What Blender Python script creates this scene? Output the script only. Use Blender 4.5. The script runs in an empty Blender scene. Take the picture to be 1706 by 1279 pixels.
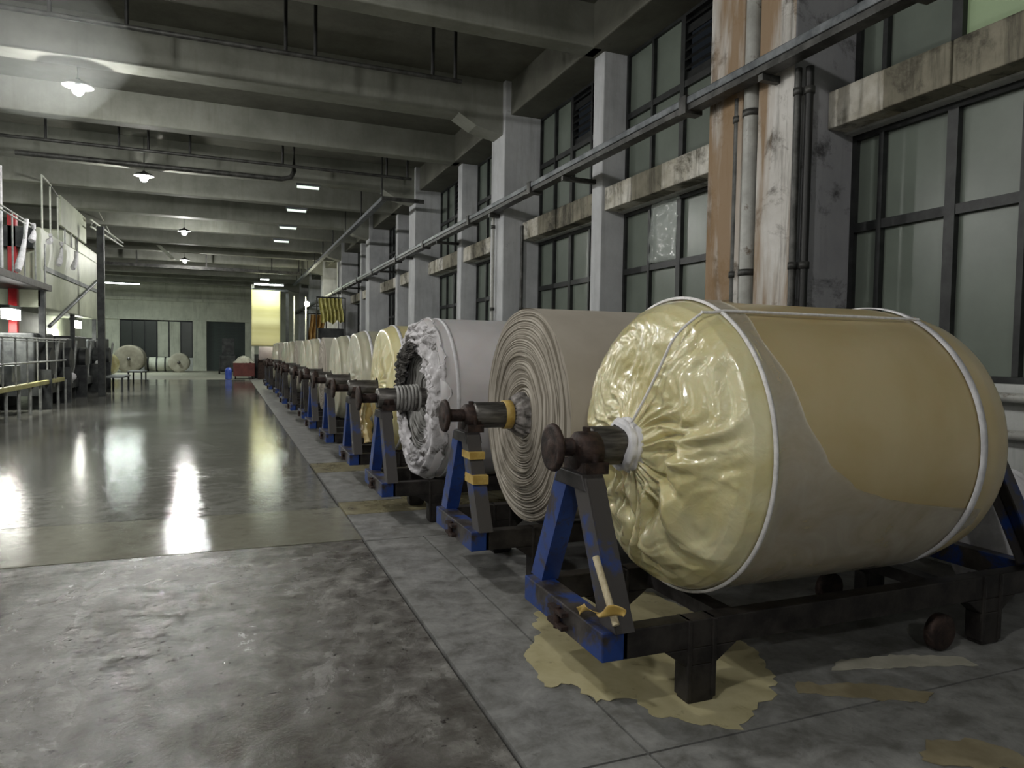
import bpy, math, random
from mathutils import Vector, Matrix, noise
random.seed(7)
PI = math.pi
sc = bpy.context.scene
C = sc.collection

# ---------------------------------------------------------------- camera
M = ((0.9284520648982993, 0.0017877209736234766, -0.37144793341706006),
     (-0.37112101958976157, 0.04668435658687276, -0.9274102434568672),
     (0.015682857033717905, 0.9989080913196119, 0.04400764810200368))
cd = bpy.data.cameras.new('camera')
cd.sensor_width = 36.0
cd.lens = 1182.0 / 1706.0 * 36.0
cd.clip_end = 300
cam = bpy.data.objects.new('camera', cd)
C.objects.link(cam)
cam.matrix_world = Matrix.Translation((0, 0, 1.6)) @ Matrix(M).to_4x4()
sc.camera = cam

# ---------------------------------------------------------------- world, exposure
w = bpy.data.worlds.new('night')
sc.world = w
w.use_nodes = True
w.node_tree.nodes['Background'].inputs[0].default_value = (0.35, 0.42, 0.5, 1)
w.node_tree.nodes['Background'].inputs[1].default_value = 0.02
vs = sc.view_settings
vs.view_transform = 'Standard'
vs.look = 'None'
vs.gamma = 1
vs.use_curve_mapping = False
vs.exposure = 0.22
LAMP_W = 1050.0
LAMPS = [(-2.0, -5.5), (-1.2, 0.6), (-2.3, 6.6), (-2.12, 12.71), (-1.8, 18.63), (-1.38, 26.81), (-1.81, 35.5),
         (-8.8, 1.0), (-8.8, 7.5), (-8.8, 14.0), (-8.8, 21.0)]  # left row: lamps added out of view to lift the general light

# ---------------------------------------------------------------- helpers
class MB:
    def __init__(s):
        s.v = []; s.f = []; s.sm = []
    def add(s, vs_, fs, smooth=False, m=None):
        n = len(s.v)
        if m is not None: vs_ = [m @ Vector(p) for p in vs_]
        s.v.extend([tuple(p) for p in vs_])
        for f in fs:
            s.f.append([i + n for i in f]); s.sm.append(smooth)
        return s
    def box(s, x0, x1, y0, y1, z0, z1, m=None):
        P = [(x0,y0,z0),(x1,y0,z0),(x1,y1,z0),(x0,y1,z0),(x0,y0,z1),(x1,y0,z1),(x1,y1,z1),(x0,y1,z1)]
        return s.add(P, [(0,3,2,1),(4,5,6,7),(0,1,5,4),(1,2,6,5),(2,3,7,6),(3,0,4,7)], False, m)
    def hexa(s, bot, top):
        return s.add(list(bot) + list(top), [(0,3,2,1),(4,5,6,7),(0,1,5,4),(1,2,6,5),(2,3,7,6),(3,0,4,7)])
    def bar(s, p0, p1, wx, wy):
        # slanted bar with horizontal ends
        (a,b,c),(d,e,f) = p0,p1
        hx, hy = wx/2, wy/2
        return s.hexa([(a-hx,b-hy,c),(a+hx,b-hy,c),(a+hx,b+hy,c),(a-hx,b+hy,c)],
                      [(d-hx,e-hy,f),(d+hx,e-hy,f),(d+hx,e+hy,f),(d-hx,e+hy,f)])
    def tube(s, pts, r, n=8, caps=True):
        pts = [Vector(p) for p in pts]
        V = []; F = []
        up = Vector((0,0,1))
        for i, p in enumerate(pts):
            a = pts[max(i-1,0)]; b = pts[min(i+1,len(pts)-1)]
            t = (b-a).normalized()
            u = t.cross(up)
            if u.length < .05: u = t.cross(Vector((1,0,0)))
            u.normalize(); v = t.cross(u)
            rr = r[i] if isinstance(r,(list,tuple)) else r
            for k in range(n):
                q = 2*PI*k/n
                V.append(p + (u*math.cos(q)+v*math.sin(q))*rr)
        for i in range(len(pts)-1):
            for k in range(n):
                k2 = (k+1) % n
                F.append((i*n+k, i*n+k2, (i+1)*n+k2, (i+1)*n+k))
        s.add(V, F, True)
        if caps:
            s.add(V[:n], [tuple(range(n))]); s.add(V[-n:], [tuple(reversed(range(n)))])
        return s
    def lathe(s, prof, n=48, smooth=True, m=None, disp=None):
        # profile of (x, r) turned round the X axis
        V = []; F = []
        for i,(x,r) in enumerate(prof):
            for k in range(n):
                q = 2*PI*k/n
                if disp: x2, r2 = disp(i, x, r, q)
                else: x2, r2 = x, r
                V.append((x2, r2*math.cos(q), r2*math.sin(q)))
        for i in range(len(prof)-1):
            for k in range(n):
                k2 = (k+1) % n
                F.append((i*n+k, (i+1)*n+k, (i+1)*n+k2, i*n+k2))
        return s.add(V, F, smooth, m)
    def grid(s, fn, nu, nv, smooth=True):
        V = [fn(i/(nu-1), j/(nv-1)) for i in range(nu) for j in range(nv)]
        F = [(i*nv+j, (i+1)*nv+j, (i+1)*nv+j+1, i*nv+j+1) for i in range(nu-1) for j in range(nv-1)]
        return s.add(V, F, smooth)
    def sphere(s, c, r, nu=12, nv=8):
        V=[];F=[]
        for i in range(nv+1):
            a = PI*i/nv
            for k in range(nu):
                q = 2*PI*k/nu
                V.append((c[0]+r*math.sin(a)*math.cos(q), c[1]+r*math.sin(a)*math.sin(q), c[2]+r*math.cos(a)))
        for i in range(nv):
            for k in range(nu):
                k2=(k+1)%nu
                F.append((i*nu+k,(i+1)*nu+k,(i+1)*nu+k2,i*nu+k2))
        return s.add(V,F,True)
    def mesh(s, name, mat):
        me = bpy.data.meshes.new(name)
        me.from_pydata(s.v, [], s.f)
        me.polygons.foreach_set('use_smooth', s.sm)
        if mat: me.materials.append(mat)
        me.validate(); me.update()
        return me
    def build(s, name, mat, parent=None, loc=(0,0,0), bevel=0):
        return link(name, s.mesh(name, mat), parent, loc, bevel)

def link(name, me, parent=None, loc=(0,0,0), bevel=0):
    o = bpy.data.objects.new(name, me)
    C.objects.link(o)
    o.location = loc
    if parent: o.parent = parent
    if bevel:
        b = o.modifiers.new('bevel','BEVEL'); b.width = bevel; b.segments = 2; b.limit_method = 'ANGLE'
    return o
def tag(o, label, cat, group=None, kind=None):
    if label: o['label'] = label
    if cat: o['category'] = cat
    if group: o['group'] = group
    if kind: o['kind'] = kind
    return o
def thing(name, label, cat, loc=(0,0,0), group=None, kind=None, rotz=0):
    o = bpy.data.objects.new(name, None); C.objects.link(o)
    o.location = loc; o.rotation_euler = (0,0,rotz)
    o.empty_display_size = .1
    return tag(o, label, cat, group, kind)
def copy_tree(o, parent=None):
    c = o.copy(); C.objects.link(c); c.parent = parent
    for ch in list(o.children): copy_tree(ch, c)
    return c
def solid(o, t, off=0):
    m = o.modifiers.new('thickness','SOLIDIFY'); m.thickness = t; m.offset = off
    return o

# ---------------------------------------------------------------- materials
def newmat(name):
    m = bpy.data.materials.new(name); m.use_nodes = True
    nt = m.node_tree
    return m, nt, nt.nodes['Principled BSDF']
def N(nt, t, **k):
    n = nt.nodes.new(t)
    for a, b in k.items():
        if a in n.inputs: n.inputs[a].default_value = b
        else: setattr(n, a, b)
    return n
def ramp(nt, fac, stops):
    r = nt.nodes.new('ShaderNodeValToRGB')
    while len(r.color_ramp.elements) < len(stops): r.color_ramp.elements.new(.5)
    for e,(p,c) in zip(r.color_ramp.elements, stops):
        e.position = p; e.color = (c if isinstance(c,tuple) else (c,c,c)) + (1,)
    nt.links.new(fac, r.inputs[0]); return r.outputs[0]
def coords(nt, kind='Object', scale=(1,1,1)):
    t = nt.nodes.new('ShaderNodeTexCoord')
    mp = nt.nodes.new('ShaderNodeMapping'); mp.inputs['Scale'].default_value = scale
    if kind == 'World':
        g = nt.nodes.new('ShaderNodeNewGeometry'); nt.links.new(g.outputs['Position'], mp.inputs[0])
    else: nt.links.new(t.outputs[kind], mp.inputs[0])
    return mp.outputs[0]
def noise_(nt, co, scale, detail=6, rough=.6, dist=0):
    n = N(nt,'ShaderNodeTexNoise', Scale=scale, Detail=detail, Roughness=rough, Distortion=dist)
    nt.links.new(co, n.inputs['Vector']); return n.outputs['Fac']
def mix(nt, f, a, b, blend='MIX'):
    n = nt.nodes.new('ShaderNodeMix'); n.data_type='RGBA'; n.blend_type = blend
    for s_, v in ((0,f),(6,a),(7,b)):
        if hasattr(v,'is_output'): nt.links.new(v, n.inputs[s_])
        else: n.inputs[s_].default_value = v if s_==0 else (tuple(v)+(1,))
    return n.outputs[2]
def bump(nt, h, strength, dist, bs, prev=None):
    b = N(nt,'ShaderNodeBump', Strength=strength, Distance=dist)
    nt.links.new(h, b.inputs['Height'])
    if prev: nt.links.new(prev, b.inputs['Normal'])
    nt.links.new(b.outputs[0], bs.inputs['Normal']); return b.outputs[0]

def pm(name, c1, c2=None, scale=4, rough=.7, metal=0, bmp=.2, bdist=.01, lo=.4, hi=.62, coord='Object', sc3=(1,1,1),
       c3=None, s3=9, t3=.62, coat=0, coatr=.15, spec=.5, fine=60):
    m, nt, bs = newmat(name)
    co = coords(nt, coord, sc3)
    n1 = noise_(nt, co, scale, 7, .62)
    col = ramp(nt, n1, [(lo, c1), (hi, c2 or c1)])
    if c3:
        n3 = noise_(nt, co, s3, 8, .65, .3)
        f = ramp(nt, n3, [(t3, 0.0), (t3+.08, 1.0)])
        col = mix(nt, f, col, c3)
    nt.links.new(col, bs.inputs['Base Color'])
    bs.inputs['Roughness'].default_value = rough
    bs.inputs['Metallic'].default_value = metal
    bs.inputs['Specular IOR Level'].default_value = spec
    bs.inputs['Coat Weight'].default_value = coat
    bs.inputs['Coat Roughness'].default_value = coatr
    if bmp:
        p = bump(nt, n1, bmp, bdist, bs)
        bump(nt, noise_(nt, co, fine, 4, .6), bmp*.6, bdist*.3, bs, p)
    return m
def emis(name, col, st):
    m, nt, bs = newmat(name)
    bs.inputs['Base Color'].default_value = col+(1,)
    bs.inputs['Emission Color'].default_value = col+(1,)
    bs.inputs['Emission Strength'].default_value = st
    return m

# grimy painted concrete: pale paint, brown-black mould and vertical run marks
def concrete(name, base, base2, mould, streak=.5, mth=.56, brown=None):
    m, nt, bs = newmat(name)
    co = coords(nt,'World')
    n1 = noise_(nt, co, 1.3, 8, .65)
    col = ramp(nt, n1, [(.35, base), (.65, base2)])
    cs = coords(nt,'World',(3.5,3.5,.35))
    n2 = noise_(nt, cs, 1.6, 7, .7)
    f2 = ramp(nt, n2, [(.5, 0.0), (.72, streak)])
    col = mix(nt, f2, col, mould)
    n3 = noise_(nt, co, 2.1, 9, .7, .4)
    f3 = ramp(nt, n3, [(mth, 0.0), (mth+.12, .85)])
    col = mix(nt, f3, col, mould)
    if brown:
        cb = coords(nt,'World',(4,4,.5))
        f4 = ramp(nt, noise_(nt, cb, .8, 5, .55, .5), [(.40, 0.0), (.56, .88)])
        col = mix(nt, f4, col, brown)
    nt.links.new(col, bs.inputs['Base Color'])
    bs.inputs['Roughness'].default_value = .75
    bs.inputs['Specular IOR Level'].default_value = .3
    p = bump(nt, n3, .35, .02, bs)
    bump(nt, noise_(nt, co, 30, 5, .6), .3, .004, bs, p)
    return m

M_wall = concrete('grimy_wall', (.40,.41,.40), (.56,.57,.56), (.055,.05,.042), .45, .6)
M_col = concrete('column_paint', (.42,.43,.45), (.58,.59,.61), (.10,.09,.085), .3, .66)
M_colbrown = concrete('stained_column', (.50,.48,.45), (.68,.66,.64), (.06,.048,.036), 1.0, .53, (.27,.17,.085))
M_coldark = concrete('dark_stained_joint', (.16,.13,.09), (.34,.30,.24), (.03,.025,.02), 1.0, .5, (.13,.085,.045))
M_ledge = concrete('ledge_stain', (.30,.27,.20), (.72,.70,.65), (.05,.045,.03), 1.0, .50)
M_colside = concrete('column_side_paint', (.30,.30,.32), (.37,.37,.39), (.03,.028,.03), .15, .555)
M_ledgedirt = concrete('dirty_ledge', (.13,.12,.09), (.28,.26,.20), (.03,.027,.02), 1.0, .5)
M_ceil = concrete('ceiling_paint', (.10,.10,.082), (.155,.155,.13), (.09,.09,.07), .5, .6)
M_beam = concrete('beam_paint', (.205,.21,.18), (.29,.295,.26), (.14,.14,.11), .35, .66)
M_back = concrete('back_wall_paint', (.50,.52,.44), (.64,.66,.56), (.2,.2,.16), .4, .64)

def floor_mat(name, dry, dry2, dark, wet, rlo, rhi, pit, bs_, th=(.42,.56), ws=.55):
    m, nt, bs = newmat(name)
    co = coords(nt,'World')
    cstretch = coords(nt,'World',(1.3,.8,1))
    n1 = noise_(nt, cstretch, ws, 6, .6, .6)
    wetf = ramp(nt, n1, [(th[0], 0.0), (th[1], 1.0)])
    n2 = noise_(nt, co, 5.5, 9, .72, .3)
    col = ramp(nt, n2, [(.36, dark), (.52, dry), (.68, dry2)])
    colw = mix(nt, .65, col, wet)
    c = mix(nt, wetf, col, colw)
    n3 = noise_(nt, co, 13, 8, .7)
    pf = ramp(nt, n3, [(.60, 0.0), (.66, pit)])
    c = mix(nt, pf, c, tuple(v*.45 for v in dark))
    nt.links.new(c, bs.inputs['Base Color'])
    r1 = ramp(nt, n2, [(.35, rlo*.8), (.7, rlo*1.5)])
    r2 = ramp(nt, n2, [(.3, rhi*.7), (.65, rhi)])
    rr = mix(nt, wetf, r2, r1)
    nt.links.new(rr, bs.inputs['Roughness'])
    bs.inputs['Specular IOR Level'].default_value = .55
    p = bump(nt, n2, bs_, .012, bs)
    p = bump(nt, noise_(nt, co, 2.2, 3, .5), bs_*.5, .03, bs, p)
    bump(nt, n3, bs_*.8, .006, bs, p)
    return m
M_fnear = floor_mat('rough_wet_concrete', (.15,.143,.132), (.33,.32,.30), (.05,.042,.037), (.06,.056,.046), .10, .40, 1.0, .75)
M_ffar = floor_mat('smooth_wet_concrete', (.22,.22,.20), (.27,.27,.245), (.13,.13,.11), (.13,.13,.115), .06, .14, .06, .12, (.40,.62), .3)
M_fpale = floor_mat('worn_pale_concrete', (.25,.245,.20), (.32,.315,.26), (.16,.155,.12), (.19,.185,.145), .06, .15, .05, .15, (.38,.50))
M_strip = floor_mat('grey_dry_screed', (.21,.21,.205), (.30,.298,.29), (.12,.118,.11), (.10,.10,.095), .35, .6, .35, .15, (.6,.8))
M_fend = floor_mat('dry_pale_end_floor', (.42,.41,.34), (.50,.49,.41), (.30,.29,.23), (.3,.29,.24), .35, .6, .2, .1, (.6,.8))
M_cream = floor_mat('cream_stained_screed', (.26,.235,.15), (.36,.33,.22), (.14,.12,.08), (.2,.18,.11), .2, .4, .3, .15, (.45,.65))
M_joint = pm('dark_joint', (.02,.019,.017), rough=.8, bmp=0)

M_blue = pm('blue_paint', (.012,.035,.17), (.022,.068,.28), 5, .42, 0, .25, .004, .35, .65, c3=(.045,.035,.03), s3=5.5, t3=.52)
M_grime = pm('grimy_steel', (.018,.015,.016), (.05,.045,.046), 7, .5, .3, .4, .006, c3=(.02,.05,.16), s3=3.5, t3=.64)
M_rail = pm('rail_steel', (.03,.024,.022), (.085,.075,.07), 6, .45, .3, .4, .006, c3=(.018,.055,.24), s3=3.2, t3=.47)
M_grime2 = pm('black_grimy_steel', (.012,.010,.010), (.038,.033,.03), 7, .5, .3, .5, .006)
M_rust = pm('rusty_iron', (.022,.015,.014), (.065,.04,.033), 18, .62, .5, .8, .008)
M_shaft = pm('worn_steel', (.06,.055,.052), (.19,.18,.17), 9, .4, .75, .4, .004, sc3=(.4,3,3))
M_darkframe = pm('dark_window_frame', (.012,.013,.014), (.028,.03,.03), 6, .45, .2, .2, .003)
M_tray = pm('grey_cable_tray', (.10,.11,.12), (.22,.235,.25), 5, .4, .5, .2, .003)
M_pipe = pm('dark_pipe', (.03,.03,.028), (.09,.09,.085), 6, .5, .4, .2, .003)
M_white = pm('white_cloth', (.62,.61,.64), (.80,.79,.82), 12, .8, 0, .5, .004)
M_rope = pm('white_rope', (.68,.66,.66), (.84,.82,.82), 30, .75, 0, .6, .003)
M_yellowtape = pm('yellow_tape', (.40,.26,.06), (.52,.37,.11), 12, .5, 0, .3, .003)
M_stick = pm('pale_wood', (.50,.42,.27), (.66,.58,.40), 8, .6, 0, .3, .002, sc3=(8,8,1))
M_rag = pm('dirty_rag', (.05,.045,.04), (.40,.37,.36), 9, .85, 0, .7, .01, .35, .65)

def film(name, c1, c2, scale, rough, coatr, bst, bsc):
    m, nt, bs = newmat(name)
    co = coords(nt)
    n1 = noise_(nt, co, scale, 5, .55, .4)
    col = ramp(nt, n1, [(.35, c1), (.65, c2)])
    nt.links.new(col, bs.inputs['Base Color'])
    bs.inputs['Roughness'].default_value = rough
    bs.inputs['Coat Weight'].default_value = .8
    bs.inputs['Coat Roughness'].default_value = coatr
    bs.inputs['Subsurface Weight'].default_value = .12
    bs.inputs['Subsurface Scale'].default_value = .02
    p = bump(nt, noise_(nt, co, bsc, 4, .5, 1.0), bst, .012, bs)
    bump(nt, noise_(nt, co, bsc*3.2, 3, .5, 1.5), bst*.7, .004, bs, p)
    return m
M_film = film('yellow_plastic_film', (.60,.53,.26), (.72,.67,.42), 4, .28, .07, .75, 6)
M_amber = film('amber_wrapped_fabric', (.46,.35,.155), (.55,.45,.25), 1.6, .5, .30, .28, 3)
M_film4 = film('pale_yellow_wrap', (.60,.52,.24), (.72,.66,.38), 3, .42, .22, .3, 7)
M_lilac = film('pale_lilac_wrap', (.62,.59,.60), (.72,.69,.71), 2, .5, .3, .15, 5)
M_grey5 = film('grey_green_wrap', (.38,.365,.27), (.50,.48,.36), 2.5, .5, .3, .3, 6)
M_taupe = pm('taupe_fabric', (.42,.375,.315), (.50,.455,.395), 2.5, .85, 0, .15, .004, .3, .7, fine=220)
M_beige = pm('beige_fabric', (.36,.35,.29), (.46,.44,.36), 2.5, .85, 0, .15, .004, .3, .7, fine=220)
M_haze, _nt, _bs = newmat('milky_film_layer')
_co = coords(_nt)
_bs.inputs['Base Color'].default_value = (.55,.52,.46,1)
_bs.inputs['Roughness'].default_value = .4
_bs.inputs['Coat Weight'].default_value = .5
_bs.inputs['Coat Roughness'].default_value = .25
_nt.links.new(ramp(_nt, noise_(_nt,_co,3,5,.6,.8), [(.3,.30),(.7,.66)]), _bs.inputs['Alpha'])
bump(_nt, noise_(_nt,_co,5,4,.5,1.2), .3, .012, _bs)

def edge_mat(name, c1, c2, dark):
    m, nt, bs = newmat(name)
    co = coords(nt)
    sx = nt.nodes.new('ShaderNodeSeparateXYZ'); nt.links.new(co, sx.inputs[0])
    cb = nt.nodes.new('ShaderNodeCombineXYZ')
    nt.links.new(sx.outputs[1], cb.inputs[0]); nt.links.new(sx.outputs[2], cb.inputs[1])
    ln = nt.nodes.new('ShaderNodeVectorMath'); ln.operation='LENGTH'; nt.links.new(cb.outputs[0], ln.inputs[0])
    wob = noise_(nt, co, 2.0, 3, .5)
    ad = N(nt,'ShaderNodeMath', operation='MULTIPLY_ADD'); nt.links.new(wob, ad.inputs[0]); ad.inputs[1].default_value=.03; nt.links.new(ln.outputs['Value'], ad.inputs[2])
    n = nt.nodes.new('ShaderNodeTexNoise'); n.noise_dimensions='1D'; n.inputs['Scale'].default_value=75; n.inputs['Detail'].default_value=3
    nt.links.new(ad.outputs[0], n.inputs['W'])
    col = ramp(nt, n.outputs['Fac'], [(.38, dark), (.5, c1), (.68, c2)])
    col = mix(nt, ramp(nt, noise_(nt, co, 3, 5, .6), [(.45,0.0),(.7,.35)]), col, dark)
    nt.links.new(col, bs.inputs['Base Color'])
    bs.inputs['Roughness'].default_value = .9
    bs.inputs['Specular IOR Level'].default_value = .2
    bump(nt, n.outputs['Fac'], .6, .006, bs)
    return m
M_edge = edge_mat('taupe_layer_edges', (.37,.335,.285), (.47,.43,.375), (.17,.15,.12))
M_edge3 = edge_mat('grey_layer_edges', (.34,.335,.32), (.55,.54,.54), (.07,.065,.06))

# window glass: dusty float glass over the night
def glass(name, tint, alpha, rough):
    m, nt, bs = newmat(name)
    co = coords(nt,'World')
    n1 = noise_(nt, co, 2.5, 5, .6)
    nt.links.new(ramp(nt, n1, [(.3, tuple(v*.8 for v in tint)), (.7, tint)]), bs.inputs['Base Color'])
    bs.inputs['Roughness'].default_value = rough
    bs.inputs['Alpha'].default_value = alpha
    bs.inputs['Specular IOR Level'].default_value = .6
    return m
M_glass = glass('dusty_window_glass', (.175,.205,.175), .88, .28)
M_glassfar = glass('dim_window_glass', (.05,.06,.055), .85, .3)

# ================================================================ FLOOR
floor = MB().box(-14, 6.0, -8, 56, -.3, -.02).build('floor', M_joint)
tag(floor, 'wet grey concrete factory floor', 'floor', kind='structure')
def slab(x0,x1,y0,y1,mat,z=0.0,g=.006):
    o = MB().box(x0+g,x1-g,y0+g,y1-g,-.06,z).build('slab', mat, floor)
    return o
slab(-14, 1.06, -8, 6.0, M_fnear, 0, .014)
slab(-14, 1.06, 6.0, 7.3, M_fpale)
for y0,y1 in ((7.3,12.9),(12.9,19.4),(19.4,26),(26,32.5),(32.5,39)): slab(-14, 1.04, y0, y1, M_ffar)
slab(-14, 1.04, 39, 56, M_fend)
for x0,x1,y0,y1,mt in ((1.06,1.56,-8,2.36,M_strip),(1.56,5.3,-8,2.36,M_strip),(1.06,1.56,2.36,5.9,M_strip),(1.56,5.3,2.36,5.9,M_strip),
                    (1.06,5.3,5.9,6.9,M_strip),(1.06,5.3,6.9,7.5,M_cream),(1.06,1.75,7.5,9.4,M_strip),(1.75,5.3,7.5,9.4,M_cream),(1.06,5.3,9.4,10.2,M_cream),
                    (1.04,5.3,10.2,15,M_strip),(1.04,5.3,15,24,M_strip),(1.04,5.3,24,56,M_strip)):
    slab(x0,x1,y0,y1,mt,.008)

# ================================================================ CEILING
ceil = MB().box(-14, 6.0, -8, 56, 6.45, 6.7).build('ceiling', M_ceil)
tag(ceil, 'grimy concrete ceiling over the hall', 'ceiling', kind='structure')
PER = 6.55
yb = []
for k in range(-3, 7):
    yb += [(12.365+PER*k, .46, 5.80), (15.66+PER*k, .34, 5.86)]
for i,(y,wd,z) in enumerate(sorted(yb)):
    if y < -7.5 or y > 53: continue
    o = MB().box(-14, 4.9, y-wd/2, y+wd/2, z, 6.47).build('beam', M_beam, ceil, bevel=.025)
    # haunch where the beam meets the wall line
    MB().hexa([(4.1,y-wd/2-.01,5.62),(4.9,y-wd/2-.01,5.45),(4.9,y+wd/2+.01,5.45),(4.1,y+wd/2+.01,5.62)],
              [(3.6,y-wd/2-.01,5.9),(4.9,y-wd/2-.01,5.9),(4.9,y+wd/2+.01,5.9),(3.6,y+wd/2+.01,5.9)]).build('haunch', M_beam, o) if wd > .4 else None
for y0,y1 in ((-8,56),):
    MB().box(4.72, 5.6, y0, y1, 5.86, 6.47).build('edge_beam', M_ceil, ceil, bevel=.02)

# ================================================================ RIGHT WALL
wr = MB()
wr.box(5.2, 5.5, -8, 54.4, 0, 1.43)
wr.box(5.2, 5.5, -8, 54.4, 3.62, 3.98)
wall_r = wr.build('wall_right', M_wall)
tag(wall_r, 'grimy grey right-hand wall with two rows of windows', 'wall', kind='structure')
cols = [(-1.5,-.85),(4.96,6.15)] + [(12.03+PER*k, 12.70+PER*k) for k in range(0,7)]
pil = [(2.3,2.6)] + [(9.0+PER*k, 9.3+PER*k) for k in range(0,7)]
for i,(a,b) in enumerate(cols):
    if i == 1:
        nc = MB().box(4.6,5.5,a,a+.46,0,6.46).build('column', M_colbrown, wall_r, bevel=.02)
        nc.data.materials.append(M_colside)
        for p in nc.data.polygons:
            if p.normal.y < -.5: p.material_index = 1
        MB().box(4.6,5.5,b-.52,b,0,6.46).build('column', M_colbrown, wall_r, bevel=.02)
        MB().box(4.74,5.5,a+.44,b-.5,0,6.46).build('joint_cover', M_coldark, wall_r)
    else:
        MB().box(4.6,5.5,a,b,0,6.46).build('column', M_col, wall_r, bevel=.02)
for a,b in pil:
    MB().box(4.93,5.5,a,b,0,5.9).build('pillar', M_col, wall_r, bevel=.015)
MB().box(5.2,5.5,-8,-1.5,0,6.46).build('wall_panel', M_wall, wall_r)
edges = sorted([x for p in cols+pil for x in p])
spans = [(edges[i], edges[i+1]) for i in range(1, len(edges)-1, 2)]
# weathered lintel ledges between the two window rows
for a,b in spans:
    if b > 53 or a < -1: continue
    n = 4 if b-a > 2 else 3
    for k in range(n):
        y0 = a + (b-a)*k/n; y1 = a + (b-a)*(k+1)/n
        d = random.uniform(-.02,.02)
        MB().box(4.99+d, 5.22, y0+.004, y1-.004, 3.64, 3.97+d*.5).build('ledge_block', M_ledge if (k == n-1 or (b > 6 and random.random() < .5)) else M_ledgedirt, wall_r, bevel=.012)

_pc = {}
def pane_mesh(w_, h_, mat):
    key = (round(w_,2), round(h_,2), mat.name)
    if key not in _pc: _pc[key] = MB().box(-.006,.006,0,w_,0,h_).mesh('pane', mat)
    return _pc[key]
def slat_mesh(w_):
    key = ('s', round(w_,2))
    if key not in _pc: _pc[key] = MB().hexa([(-.05,0,-.035),(-.035,0,-.045),(-.035,w_,-.045),(-.05,w_,-.035)],[(.03,0,.045),(.045,0,.035),(.045,w_,.035),(.03,w_,.045)]).mesh('slat', M_tray if False else M_darkframe)
    return _pc[key]
M_clear, _n2, _b2 = newmat('clear_plastic_sheet')
_b2.inputs['Base Color'].default_value = (.5,.55,.52,1); _b2.inputs['Roughness'].default_value = .15; _b2.inputs['Alpha'].default_value = .35
bump(_n2, noise_(_n2, coords(_n2), 7, 4, .5, 1.0), .5, .02, _b2)
M_slatlit = pm('louvre_blade', (.05,.05,.05), (.12,.12,.12), 5, .35, .6, .1, .002)
M_glowpane = glass('faintly_glowing_glass', (.25,.32,.20), .95, .35)
_b = M_glowpane.node_tree.nodes['Principled BSDF']; _b.inputs['Emission Color'].default_value = (.62,.85,.45,1); _b.inputs['Emission Strength'].default_value = .07  # emission put into the glass stands in for brightness on this pane
wn = 0
def window(a, b, z0, z1, ys, zs, louvre, n, mat):
    """a..b along the wall; ys = mullion positions (fractions), zs = transom heights"""
    root = thing('window_%d' % n, 'dark steel framed window %s' % ('with louvres' if louvre else 'of dusty panes'), 'window', (5.34, a, z0), kind='structure')
    L = b-a; Hh = z1-z0
    f = MB(); fw=.05
    f.box(-.04,.04,0,fw,0,Hh); f.box(-.04,.04,L-fw,L,0,Hh); f.box(-.04,.04,fw,L-fw,0,fw); f.box(-.04,.04,fw,L-fw,Hh-fw,Hh)
    f.build('frame', M_darkframe, root)
    Y = [0]+[q*L for q in ys]+[L]
    Z = [0]+[z-z0 for z in zs]+[Hh]
    for i,y in enumerate(Y[1:-1]):
        wd = .045 if len(Y) == 5 and i == 1 else .024
        MB().box(-.05,.05,y-wd,y+wd,fw,Hh-fw).build('mullion', M_darkframe, root)
    for z in Z[1:-1]:
        MB().box(-.045,.055,fw,L-fw,z-.04,z+.04).build('transom', M_darkframe, root)
    for i in range(len(Y)-1):
        for j in range(len(Z)-1):
            w_ = Y[i+1]-Y[i]; h_ = Z[j+1]-Z[j]
            if louvre and j == len(Z)-2 and i < (len(Y)-1)//2:
                k = 0; z = Z[j]+.10
                while z < Z[j+1]-.06:
                    o = link('slat', slat_mesh(w_-.06), root, (0, Y[i]+.03, z))
                    if (i+k) % 5 == 1: o.rotation_euler = (0, -.7, 0)
                    z += .115; k += 1
            else:
                if z0 < 2 and 6 < b < 20 and i == 0 and j == 0:
                    g = MB(); g.box(-.03,.0,Y[0]+.06,Y[1]-.03,Z[1]-.62,Z[1]-.58)
                    for q in range(8): g.box(-.03,.0,Y[0]+.07+q*(Y[1]-.13)/7.5,Y[0]+.09+q*(Y[1]-.13)/7.5,Z[1]-.58,Z[1]-.05)
                    g.box(.0,.008,Y[0]+.06,Y[1]-.03,Z[1]-.6,Z[1]-.05)
                    g.build('vent_grille', M_darkframe, root)
                if z0 < 2 and 8.5 < b < 9.2 and i == 2 and j == 1:
                    ps = MB().grid(lambda u,v:(-.05-.03*noise.noise(Vector((u*4,v*6,2))),Y[i]+.02+u*(w_-.05)+.03*math.sin(v*5),Z[j]+.05+v*(h_-.02)),16,24).build('plastic_sheet', M_clear, root)
                    solid(ps,.002)
                link('pane', pane_mesh(w_-.03, h_-.03, M_glowpane if (z0 > 3.9 and 4.5 < b < 5.2 and i == 1 and j == 0) else mat), root, (.01, Y[i]+.015, Z[j]+.015))
    return root
for a,b in spans:
    if b > 53.5 or a < -1: continue
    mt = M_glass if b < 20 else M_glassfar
    if 4.5 < b < 5.2: fr = [(3.42-a)/(b-a), (3.98-a)/(b-a), (4.64-a)/(b-a)]
    else: fr = [.27,.52,.76]
    wn += 1; window(a, b, 1.43, 3.62, fr, [2.78], False, wn, mt)
    wn += 1; window(a, b, 3.98, 5.87, fr, [4.98 if b > 6 else 5.0], b > 6, wn, mt)

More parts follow.
